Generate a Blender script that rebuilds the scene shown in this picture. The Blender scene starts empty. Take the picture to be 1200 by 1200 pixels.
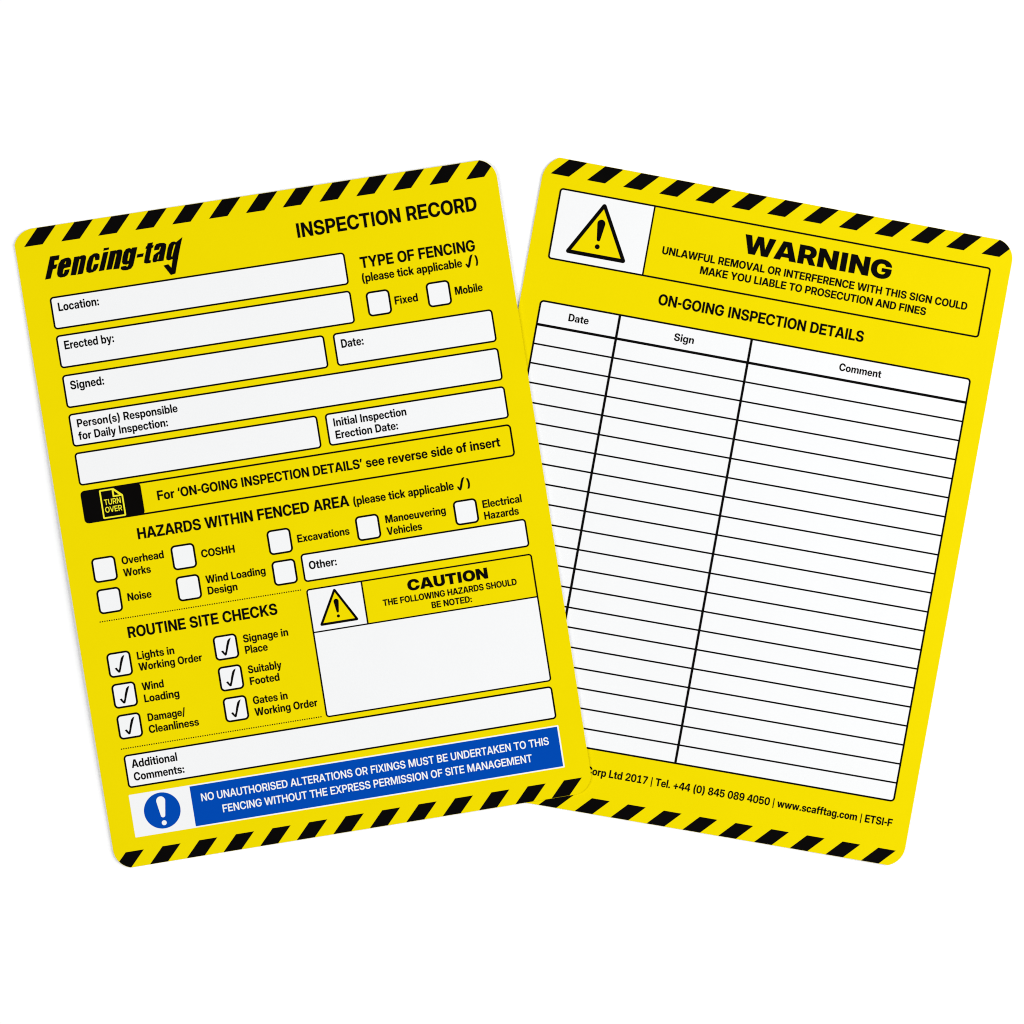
import bpy, bmesh, math, random
from mathutils import Vector, Matrix
from mathutils.geometry import delaunay_2d_cdt

scene = bpy.context.scene
col = scene.collection
random.seed(4)

# real size: the cards are about 145 x 193 mm; U is the length of one layout unit in metres
U = 0.145 / 564.41
CW, CH = 564.41, 750.98          # card width and height in layout units

# ------------------------------------------------------------------ camera
cam_data = bpy.data.cameras.new("camera")
cam = bpy.data.objects.new("camera", cam_data)
col.objects.link(cam)
rot = Matrix(((0.9985195, 0.0012211, -0.0543808), (0.0, 0.999748, 0.0224484), (0.0543945, -0.0224152, 0.9982679)))
rot = Matrix([list(r) for r in rot])
cam.matrix_world = Matrix.Translation(Vector((-163.14, 67.35, 2994.8)) * U) @ rot.to_4x4()
cam_data.sensor_width = 36.0
cam_data.lens = 36.0 * 3000.0 / 1200.0
cam_data.clip_start = 0.05
cam_data.clip_end = 50.0
scene.camera = cam

# ------------------------------------------------------------------ world and lamps (a small white studio table)
world = bpy.data.worlds.new("World")
scene.world = world
world.use_nodes = True
world.node_tree.nodes["Background"].inputs[0].default_value = (1.0, 1.0, 1.0, 1.0)
world.node_tree.nodes["Background"].inputs[1].default_value = 0.12


def softbox(name, loc, size, power, target=(0, 0, 0)):
    d = bpy.data.lights.new(name, 'AREA')
    d.shape = 'RECTANGLE'
    d.size, d.size_y = size
    d.energy = power
    o = bpy.data.objects.new(name, d)
    o.location = loc
    o.rotation_euler = (Vector(target) - Vector(loc)).to_track_quat('-Z', 'Y').to_euler()
    col.objects.link(o)
    return o


softbox('key_softbox', (1.02, 0.12, 0.84), (0.9, 1.1), 21.4, (-0.02, -0.01, 0))
softbox('fill_softbox', (-1.05, -0.15, 1.05), (0.9, 0.9), 13.8, (0.16, -0.02, 0))

scene.view_settings.view_transform = 'Standard'
scene.view_settings.look = 'None'
scene.view_settings.exposure = 0.0
scene.view_settings.gamma = 1.0
scene.cycles.filter_width = 1.05

# ------------------------------------------------------------------ materials


def material(name, rgb, rough=0.42, vary=0.02, scale=60.0, bump=0.0, spec=0.3):
    m = bpy.data.materials.new(name)
    m.use_nodes = True
    nt = m.node_tree
    b = nt.nodes['Principled BSDF']
    b.inputs['Roughness'].default_value = rough
    b.inputs['Specular IOR Level'].default_value = spec
    tc = nt.nodes.new('ShaderNodeTexCoord')
    nz = nt.nodes.new('ShaderNodeTexNoise')
    nz.inputs['Scale'].default_value = scale
    nz.inputs['Detail'].default_value = 5.0
    nt.links.new(tc.outputs['Object'], nz.inputs['Vector'])
    rp = nt.nodes.new('ShaderNodeMapRange')
    rp.inputs['To Min'].default_value = 1.0 - vary
    rp.inputs['To Max'].default_value = 1.0 + vary
    nt.links.new(nz.outputs['Fac'], rp.inputs['Value'])
    mx = nt.nodes.new('ShaderNodeVectorMath')
    mx.operation = 'SCALE'
    mx.inputs[0].default_value = rgb
    nt.links.new(rp.outputs['Result'], mx.inputs['Scale'])
    nt.links.new(mx.outputs['Vector'], b.inputs['Base Color'])
    rr = nt.nodes.new('ShaderNodeMapRange')
    rr.inputs['To Min'].default_value = rough - 0.06
    rr.inputs['To Max'].default_value = rough + 0.06
    nt.links.new(nz.outputs['Fac'], rr.inputs['Value'])
    nt.links.new(rr.outputs['Result'], b.inputs['Roughness'])
    if bump:
        n2 = nt.nodes.new('ShaderNodeTexNoise')
        n2.inputs['Scale'].default_value = 900.0
        n2.inputs['Detail'].default_value = 3.0
        nt.links.new(tc.outputs['Object'], n2.inputs['Vector'])
        bp = nt.nodes.new('ShaderNodeBump')
        bp.inputs['Strength'].default_value = bump
        bp.inputs['Distance'].default_value = 0.0001
        nt.links.new(n2.outputs['Fac'], bp.inputs['Height'])
        nt.links.new(bp.outputs['Normal'], b.inputs['Normal'])
    return m


YELLOW = material('yellow_card_print', (0.775, 0.628, 0.0), rough=0.36, bump=0.12, spec=0.02)
WHITE = material('white_panel_print', (0.808, 0.814, 0.818), vary=0.012, scale=45, bump=0.12, spec=0.2)
CORE = material('white_card_core', (0.80, 0.80, 0.80), rough=0.5)
BLACK_INK = material('black_ink', (0.0022, 0.0018, 0.0017), vary=0.3, spec=0.015, rough=0.5)
BLUE = material('blue_ink', (0.0, 0.058, 0.385), vary=0.03, spec=0.02)
LIME = material('bright_yellow_line', (0.80, 0.74, 0.02), spec=0.2)
TABLE = material('white_table_surface', (0.93, 0.93, 0.93), rough=0.7, vary=0.004, spec=0.1)

# ------------------------------------------------------------------ geometry helpers


def rounded(u0, v0, u1, v1, r, n=6):
    pts = []
    for cx, cy, a0 in ((u0 + r, v0 + r, 180), (u1 - r, v0 + r, 270), (u1 - r, v1 - r, 0), (u0 + r, v1 - r, 90)):
        for k in range(n + 1):
            a = math.radians(a0 + 90 * k / n)
            pts.append((cx + r * math.cos(a), cy + r * math.sin(a)))
    return pts


def card_outline(cuts, inset=0.0, r=25.0, n=10):
    """card edge with die-cut corners; cuts = (distance down/up the side, distance along the end) for TL, TR, BR, BL"""
    (a, b), (c, d), (e, f), (g, h) = cuts
    ends = [((0, a), (b, 0)), ((CW - d, 0), (CW, c)), ((CW, CH - e), (CW - f, CH)), ((h, CH), (0, CH - g))]
    pts = []
    for p, q in ends:
        p, q = Vector(p), Vector(q)
        ch = q - p
        m = (p + q) / 2
        nrm = Vector((-ch.y, ch.x)).normalized()          # towards the inside of the card
        r = max(24.0, ch.length_squared / (2 * min(abs(ch.x), abs(ch.y))) * 1.01)      # keep the outline convex
        ctr = m + nrm * math.sqrt(r * r - (ch.length / 2) ** 2)
        a0 = math.atan2(p.y - ctr.y, p.x - ctr.x)
        a1 = math.atan2(q.y - ctr.y, q.x - ctr.x)
        while a1 - a0 > math.pi:
            a1 -= 2 * math.pi
        while a1 - a0 < -math.pi:
            a1 += 2 * math.pi
        for k in range(n + 1):
            t = a0 + (a1 - a0) * k / n
            pts.append((ctr.x + r * math.cos(t), ctr.y + r * math.sin(t)))
    ku, kv = 1 - 2 * inset / CW, 1 - 2 * inset / CH
    return [(CW / 2 + (u - CW / 2) * ku, CH / 2 + (v - CH / 2) * kv) for u, v in pts]


def disc(cx, cy, r, n=40):
    return [(cx + r * math.cos(2 * math.pi * k / n), cy + r * math.sin(2 * math.pi * k / n)) for k in range(n)]


def rect(u0, v0, u1, v1):
    return [(u0, v0), (u1, v0), (u1, v1), (u0, v1)]


def round_poly(pts, r, n=5):
    """convex polygon with each corner rounded by radius r"""
    out = []
    m = len(pts)
    for i in range(m):
        p, a, b = Vector(pts[i]), Vector(pts[i - 1]), Vector(pts[(i + 1) % m])
        da, db = (a - p).normalized(), (b - p).normalized()
        half = da.angle(db) / 2
        d = r / math.tan(half)
        c = p + (da + db).normalized() * (r / math.sin(half))
        s, e = p + da * d - c, p + db * d - c
        a0 = math.atan2(s.y, s.x)
        a1 = math.atan2(e.y, e.x)
        while a1 - a0 > math.pi:
            a1 -= 2 * math.pi
        while a1 - a0 < -math.pi:
            a1 += 2 * math.pi
        for k in range(n + 1):
            t = a0 + (a1 - a0) * k / n
            out.append((c.x + r * math.cos(t), c.y + r * math.sin(t)))
    return out


def area(c):
    return sum(c[i - 1][0] * c[i][1] - c[i][0] * c[i - 1][1] for i in range(len(c))) / 2


def clip(poly, win):
    """polygon clipped by a convex window"""
    if area(win) < 0:
        win = win[::-1]
    out = poly
    for i in range(len(win)):
        a, b = win[i], win[(i + 1) % len(win)]
        src, out = out, []
        side = lambda p: (b[0] - a[0]) * (p[1] - a[1]) - (b[1] - a[1]) * (p[0] - a[0])
        for j in range(len(src)):
            p, q = src[j - 1], src[j]
            sp, sq = side(p), side(q)
            if (sp >= 0) != (sq >= 0):
                t = sp / (sp - sq)
                out.append((p[0] + (q[0] - p[0]) * t, p[1] + (q[1] - p[1]) * t))
            if sq >= 0:
                out.append(q)
        if not out:
            return []
    res = []
    for p in out:
        if not res or abs(p[0] - res[-1][0]) + abs(p[1] - res[-1][1]) > 1e-3:
            res.append(p)
    return res


def subdivide(c, step):
    out = []
    for i in range(len(c)):
        p, q = c[i], c[(i + 1) % len(c)]
        n = max(1, int(math.hypot(q[0] - p[0], q[1] - p[1]) / step))
        out += [(p[0] + (q[0] - p[0]) * k / n, p[1] + (q[1] - p[1]) * k / n) for k in range(n)]
    return out


def triangulate(contours, solid, grid=None):
    """contours -> (verts, tris); solid(ids) says whether a region inside these contours is filled"""
    vs, faces = [], []
    for c in contours:
        if area(c) < 0:
            c = c[::-1]
        faces.append(list(range(len(vs), len(vs) + len(c))))
        vs += [Vector(p) for p in c]
    if grid:
        us = [p.x for p in vs]
        ws = [p.y for p in vs]
        u = min(us) + grid / 2
        while u < max(us):
            w = min(ws) + grid / 2
            while w < max(ws):
                vs.append(Vector((u + 0.013 * (w % 7), w)))
                w += grid
            u += grid
    V, E, F, _, _, FO = delaunay_2d_cdt(vs, [], faces, 0, 1e-4, True)
    tris = [list(f) for f, o in zip(F, FO) if solid(o)]
    used = sorted({i for t in tris for i in t})
    mp = {i: k for k, i in enumerate(used)}
    return [(V[i].x, V[i].y) for i in used], [[mp[i] for i in t] for t in tris]


def ease(x):
    x = min(1.0, max(0.0, x))
    return x * x * (3 - 2 * x)


def bow_front(u, v):
    """height in metres of the underside of the front card: its right side leans on the other card, its left side bows up"""
    lean = 0.00060 * ease(u / 470.0)
    bow = 0.0006 * (math.sin(math.pi * min(1, max(0, (v - 40) / 760.0))) ** 1.3) * max(0.0, 1 - u / 470.0) ** 2
    return 0.00005 + lean + bow


def bow_back(u, v):
    return 0.00004 + 0.0004 * ease((u - 380) / 180.0) * (1 - 0.5 * v / CH)


THICK = 0.00045
LAYER = 0.000022


class Card:
    def __init__(self, label, x, y, a, bow, cuts):
        o = bpy.data.objects.new('inspection_card', None)
        o.empty_display_size = 0.02
        col.objects.link(o)
        o.location = (x * U, -y * U, 0.0)
        o.rotation_euler = (0, 0, -a)
        o['label'] = label
        o['category'] = 'inspection card'
        o['group'] = 'yellow inspection cards on the white table'
        self.root, self.bow, self.cuts = o, bow, cuts

    def point(self, u, v, z):
        return ((u - CW / 2) * U, (CH / 2 - v) * U, z)

    def mesh(self, name, vs, tris, mat, layer, parent, label=None):
        me = bpy.data.meshes.new(name)
        me.from_pydata([self.point(u, v, self.bow(u, v) + THICK + layer * LAYER) for u, v in vs], [], tris)
        me.materials.append(mat)
        me.update()
        bm = bmesh.new()
        bm.from_mesh(me)
        for f in bm.faces:
            f.normal_update()
            if f.normal.z < 0:
                f.normal_flip()
            f.smooth = True
        bm.to_mesh(me)
        bm.free()
        o = bpy.data.objects.new(name, me)
        col.objects.link(o)
        o.parent = parent or self.root
        if label:
            o['label'] = label
        return o

    def shape(self, name, outer, mat, layer, parent=None, holes=(), label=None, step=10.0):
        """flat print: list of outer contours, minus holes"""
        if outer and not isinstance(outer[0], list):
            outer = [outer]
        cs = [subdivide(c, step) for c in list(outer) + list(holes)]
        n = len(outer)
        solid = lambda ids: any(i < n for i in ids) and not any(i >= n for i in ids)
        vs, ts = triangulate(cs, solid, 14.0)
        return self.mesh(name, vs, ts, mat, layer, parent, label)

    def text(self, name, s, u0, u1, base, cap, mat=None, layer=3, parent=None, font=None):
        font = font or BOLD
        k = cap / 1490.0
        x, glyphs = 0.0, []
        lo, hi = 1e9, -1e9
        for ch in s:
            adv, vs, ts = glyph_mesh(font, ch)
            if vs:
                lo = min(lo, x + min(p[0] for p in vs))
                hi = max(hi, x + max(p[0] for p in vs))
            glyphs.append((x, vs, ts))
            x += adv
        w = (u1 - u0) / (hi - lo)
        V, T = [], []
        for gx, vs, ts in glyphs:
            b = len(V)
            V += [(u0 + (gx + p[0] - lo) * w, base - p[1] * k) for p in vs]
            T += [[i + b for i in t] for t in ts]
        return self.mesh(name, V, T, mat or BLACK_INK, layer, parent)

    def outline(self, box, r, w, layer, parent, name='outline'):
        u0, v0, u1, v1 = box
        inner = rounded(u0 + w, v0 + w, u1 - w, v1 - w, max(r - w, 0.6))
        return self.shape(name, rounded(u0, v0, u1, v1, r), BLACK_INK, layer, parent, [inner])

    def box(self, name, box, r=4.6, w=2.0):
        u0, v0, u1, v1 = box
        p = self.shape(name, rounded(u0 + w / 2, v0 + w / 2, u1 - w / 2, v1 - w / 2, r - w / 2), WHITE, 1)
        self.outline(box, r, w, 2, p)
        return p

    def body(self):
        B = 0.16
        outer = card_outline(self.cuts)
        inner = card_outline(self.cuts, B)
        oo, ii = [], []
        for k in range(len(outer)):
            p, q = outer[k], outer[(k + 1) % len(outer)]
            a, b = inner[k], inner[(k + 1) % len(inner)]
            m = max(1, int(math.hypot(q[0] - p[0], q[1] - p[1]) / 10))
            for j in range(m):
                t = j / m
                oo.append((p[0] + (q[0] - p[0]) * t, p[1] + (q[1] - p[1]) * t))
                ii.append((a[0] + (b[0] - a[0]) * t, a[1] + (b[1] - a[1]) * t))
        me = bpy.data.meshes.new('card_body')
        bm = bmesh.new()
        z = self.bow

        def add(ps, dz):
            return [bm.verts.new(self.point(u, v, z(u, v) + dz)) for u, v in ps]
        tv, tt = triangulate([ii], lambda ids: 0 in ids, 14.0)
        V = add(tv, THICK)
        for t in tt:
            f = bm.faces.new([V[i] for i in t])
            f.material_index = 0
            f.normal_update()
            if f.normal.z < 0:
                f.normal_flip()
        bv, bt = triangulate([oo], lambda ids: 0 in ids, 14.0)
        V = add(bv, 0.0)
        for t in bt:
            f = bm.faces.new([V[i] for i in t])
            f.material_index = 1
            f.normal_update()
            if f.normal.z > 0:
                f.normal_flip()
        rings = [add(ii, THICK), add(oo, THICK - B * U), add(oo, 0.0)]
        m = len(oo)
        for ri, (a, b) in enumerate(zip(rings, rings[1:])):
            for k in range(m):
                f = bm.faces.new([a[k], a[(k + 1) % m], b[(k + 1) % m], b[k]])
                f.material_index = ri
        bmesh.ops.remove_doubles(bm, verts=bm.verts[:], dist=1e-7)
        bmesh.ops.recalc_face_normals(bm, faces=bm.faces[:])
        bm.to_mesh(me)
        bm.free()
        me.materials.append(YELLOW)
        me.materials.append(CORE)
        o = bpy.data.objects.new('card_body', me)
        col.objects.link(o)
        o.parent = self.root
        return o

    def stripes(self, top_u, n_top, bottom_u, n_bottom):
        win = card_outline(self.cuts, 0.22)
        for k in range(n_top):
            u = top_u + 43.12 * k
            c = clip([(u, -1), (u + 21.6, -1), (u + 21.6 - 19.6, 20), (u - 19.6, 20)], win)
            self.shape('stripe', c, BLACK_INK, 1)
        for k in range(n_bottom):
            u = bottom_u + 43.17 * k
            c = clip([(u, 732.3), (u + 21.3, 732.3), (u + 21.3 - 18.8, 752), (u - 18.8, 752)], win)
            self.shape('stripe', c, BLACK_INK, 1)


def winding(cs, x, y):
    n = 0
    for c in cs:
        for i in range(len(c)):
            (x0, y0), (x1, y1) = c[i - 1], c[i]
            if (y0 <= y) != (y1 <= y) and x0 + (x1 - x0) * (y - y0) / (y1 - y0) > x:
                n += 1 if y1 > y0 else -1
    return n


def fill_glyph(cs):
    """fill letter outlines whose strokes may overlap (non-zero rule)"""
    vs, es = [], []
    for c in cs:
        b = len(vs)
        vs += [Vector(p) for p in c]
        es += [(b + i, b + (i + 1) % len(c)) for i in range(len(c))]
    V, E, F, _, _, _ = delaunay_2d_cdt(vs, es, [], 0, 1e-3, False)
    tris = []
    for f in F:
        x = sum(V[i].x for i in f) / 3
        y = sum(V[i].y for i in f) / 3
        if winding(cs, x, y):
            tris.append(list(f))
    return [(p.x, p.y) for p in V], tris


_cache = {}


def glyph_mesh(font, ch):
    key = (id(font), ch)
    if key in _cache:
        return _cache[key]
    parts = font[ch].split('|')
    adv, cs = int(parts[0]), []
    for s in parts[1:]:
        if not s:
            continue
        pts = []
        for t in s.split():
            on = not t.startswith('~')
            x, y = t.lstrip('~').split(',')
            pts.append((float(x), float(y), on))
        full = []
        for i, p in enumerate(pts):            # put the implied on-curve points in
            q = pts[(i + 1) % len(pts)]
            full.append(p)
            if not p[2] and not q[2]:
                full.append(((p[0] + q[0]) / 2, (p[1] + q[1]) / 2, True))
        while not full[0][2]:
            full = full[1:] + full[:1]
        out, n = [], len(full)
        for i, p in enumerate(full):
            if p[2]:
                out.append((p[0], p[1]))
            else:
                a, b = full[i - 1], full[(i + 1) % n]
                for k in (1, 2, 3):
                    t = k / 4
                    out.append(((1 - t) ** 2 * a[0] + 2 * t * (1 - t) * p[0] + t * t * b[0],
                                (1 - t) ** 2 * a[1] + 2 * t * (1 - t) * p[1] + t * t * b[1]))
        cs.append(out)
    if cs:
        vs, ts = fill_glyph(cs)
    else:
        vs, ts = [], []
    _cache[key] = (adv, vs, ts)
    return _cache[key]


# ------------------------------------------------------------------ letter shapes (advance|contour|contour, ~ marks a control point)
MEDIUM = {
    ' ': '550|',
    'A': '1428|12,0 542,1490 887,1490 1416,0 1115,0 859,771 ~819,899 ~732,1183 678,1374 753,1374 ~698,1183 ~610,899 569,771 306,0|331,349 331,573 1097,573 1097,349',
    'B': '1317|121,0 121,1490 702,1490 ~860,1490 ~1081,1393 ~1198,1220 1198,1104 ~1198,1018 ~1134,887 ~1018,800 937,777 937,775 ~1027,766 ~1170,677 ~1254,526 1254,420 ~1254,295 ~1135,105 ~901,0 729,0|390,220 698,220 ~830,220 ~975,329 975,430 ~975,498 ~911,596 ~790,649 704,649 390,649|390,861 687,861 ~762,861 ~869,911 ~925,1003 925,1066 ~925,1159 ~799,1270 687,1270 390,1270',
    'C': '1485|773,-24 ~568,-24 ~251,165 ~70,511 70,744 ~70,979 ~250,1325 ~568,1514 773,1514 ~900,1514 ~1119,1438 ~1289,1297 ~1399,1099 1418,976 1141,976 ~1126,1046 ~1062,1156 ~967,1231 ~847,1270 776,1270 ~641,1270 ~449,1140 ~345,903 345,744 ~345,586 ~448,350 ~641,220 776,220 ~847,220 ~966,258 ~1061,334 ~1126,442 1141,512 1418,512 ~1400,389 ~1289,192 ~1119,51 ~900,-24',
    'D': '1429|629,0 252,0 252,233 614,233 ~774,233 ~982,353 ~1084,583 1084,746 ~1084,909 ~983,1138 ~777,1257 622,1257 244,1257 244,1490 639,1490 ~861,1490 ~1184,1310 ~1359,976 1359,746 ~1359,516 ~1184,182 ~858,0|395,1490 395,0 121,0 121,1490',
    'E': '1229|121,0 121,1490 1163,1490 1163,1254 395,1254 395,871 1106,871 1106,640 395,640 395,236 1163,236 1163,0',
    'F': '1176|121,0 121,1490 1130,1490 1130,1254 395,1254 395,855 1078,855 1078,625 395,625 395,0',
    'G': '1504|771,-24 ~564,-24 ~248,169 ~70,516 70,744 ~70,979 ~252,1325 ~568,1514 768,1514 ~894,1514 ~1115,1439 ~1287,1301 ~1399,1111 1414,995 1136,995 ~1123,1057 ~1060,1158 ~966,1231 ~846,1270 775,1270 ~643,1270 ~450,1140 ~345,904 345,744 ~345,585 ~451,350 ~645,220 777,220 ~887,220 ~1058,308 ~1155,466 1155,570 1225,565 813,565 813,779 1424,779 1424,597 ~1424,415 ~1255,135 ~961,-24',
    'H': '1465|121,0 121,1490 395,1490 395,879 1071,879 1071,1490 1344,1490 1344,0 1071,0 1071,643 395,643 395,0',
    'I': '520|120,0 120,1490 400,1490 400,0',
    'K': '1376|316,342 316,684 ~368,745 ~470,865 ~573,985 625,1045 1015,1490 1350,1490 719,777 698,777|121,0 121,1490 395,1490 395,1050 395,689 395,558 395,0|1044,0 571,699 736,909 1361,0',
    'L': '1128|121,0 121,1490 395,1490 395,236 1082,236 1082,0',
    'M': '1811|121,0 121,1490 515,1490 797,724 ~811,681 ~851,556 ~894,419 ~930,296 942,254 874,254 ~886,296 ~922,419 ~964,556 ~1003,681 1017,724 1294,1490 1690,1490 1690,0 1421,0 1421,750 ~1421,799 ~1424,930 ~1428,1076 ~1432,1225 1432,1293 1466,1293 ~1443,1217 ~1394,1060 ~1348,914 ~1309,792 1294,750 1017,0 794,0 515,750 ~500,792 ~459,914 ~413,1060 ~362,1217 337,1293 379,1293 ~380,1225 ~383,1076 ~388,930 ~390,799 390,750 390,0',
    'N': '1477|121,0 121,1490 414,1490 929,672 ~950,639 ~1016,525 ~1090,394 1123,333 1093,265 ~1090,329 ~1085,497 ~1082,651 1082,693 1082,1490 1356,1490 1356,0 1062,0 598,736 ~573,777 ~492,911 ~392,1086 336,1184 381,1223 ~387,1111 ~393,921 ~395,778 395,737 395,0',
    'O': '1532|766,-24 ~566,-24 ~251,166 ~70,511 70,744 ~70,979 ~251,1324 ~566,1514 766,1514 ~966,1514 ~1280,1324 ~1461,979 1461,744 ~1461,511 ~1280,166 ~966,-24|766,220 ~886,220 ~1077,342 ~1186,577 1186,744 ~1186,912 ~1077,1148 ~886,1270 766,1270 ~646,1270 ~455,1148 ~345,912 345,744 ~345,577 ~455,342 ~646,220',
    'P': '1282|121,0 121,1490 694,1490 ~859,1490 ~1099,1373 ~1229,1158 1229,1011 ~1229,864 ~1097,649 ~854,532 689,532 270,532 270,764 678,764 ~766,764 ~892,824 ~961,935 961,1011 ~961,1088 ~892,1198 ~766,1258 678,1258 395,1258 395,0',
    'R': '1322|121,0 121,1490 706,1490 ~870,1490 ~1111,1373 ~1241,1158 1241,1011 ~1241,866 ~1103,653 ~855,538 689,538 283,538 283,762 691,762 ~778,762 ~904,823 ~972,935 972,1011 ~972,1088 ~904,1198 ~778,1260 690,1260 395,1260 395,0|971,0 626,672 917,672 1270,0',
    'S': '1315|665,-24 ~480,-24 ~214,98 ~72,327 72,486 339,486 ~340,399 ~419,272 ~566,205 667,205 ~759,205 ~895,257 ~971,351 971,415 ~971,467 ~916,544 ~795,601 697,623 537,659 ~314,709 ~102,911 102,1068 ~102,1202 ~239,1402 ~488,1514 653,1514 ~821,1514 ~1065,1399 ~1201,1185 1205,1037 947,1037 ~939,1153 ~781,1284 653,1284 ~572,1284 ~446,1233 ~375,1141 375,1082 ~375,1032 ~429,961 ~547,906 643,884 793,850 ~909,824 ~1079,749 ~1189,647 ~1243,515 1243,432 ~1243,292 ~1102,87 ~843,-24',
    'T': '1287|46,1254 46,1490 1241,1490 1241,1254 781,1254 781,0 507,0 507,1254',
    'U': '1442|721,-24 ~538,-24 ~266,114 ~116,357 116,516 116,1490 385,1490 385,537 ~385,444 ~467,299 ~618,216 721,216 ~824,216 ~974,299 ~1057,444 1057,537 1057,1490 1325,1490 1325,516 ~1325,357 ~1176,113 ~904,-24',
    'V': '1416|542,0 12,1490 308,1490 571,719 ~609,600 ~699,303 756,116 677,116 ~732,303 ~820,600 857,719 1112,1490 1404,1490 884,0',
    'W': '2015|414,0 12,1490 301,1490 494,699 ~514,613 ~551,439 ~585,266 601,179 550,179 ~568,266 ~604,439 ~643,613 664,699 865,1490 1150,1490 1350,699 ~1371,613 ~1411,439 ~1448,266 1465,179 1412,179 ~1429,266 ~1463,439 ~1501,613 1521,699 1713,1490 2003,1490 1600,0 1293,0 1068,852 ~1044,944 ~999,1157 971,1284 1043,1284 ~1015,1157 ~971,944 947,852 723,0',
    'X': '1400|15,0 620,861 620,659 58,1490 370,1490 550,1219 ~582,1170 ~644,1072 ~705,974 735,926 669,926 ~701,974 ~762,1072 ~826,1170 858,1219 1042,1490 1345,1490 791,673 791,867 1385,0 1068,0 844,333 ~816,376 ~760,461 ~705,545 677,587 723,587 ~696,545 ~639,461 ~583,376 553,333 324,0',
}
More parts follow.
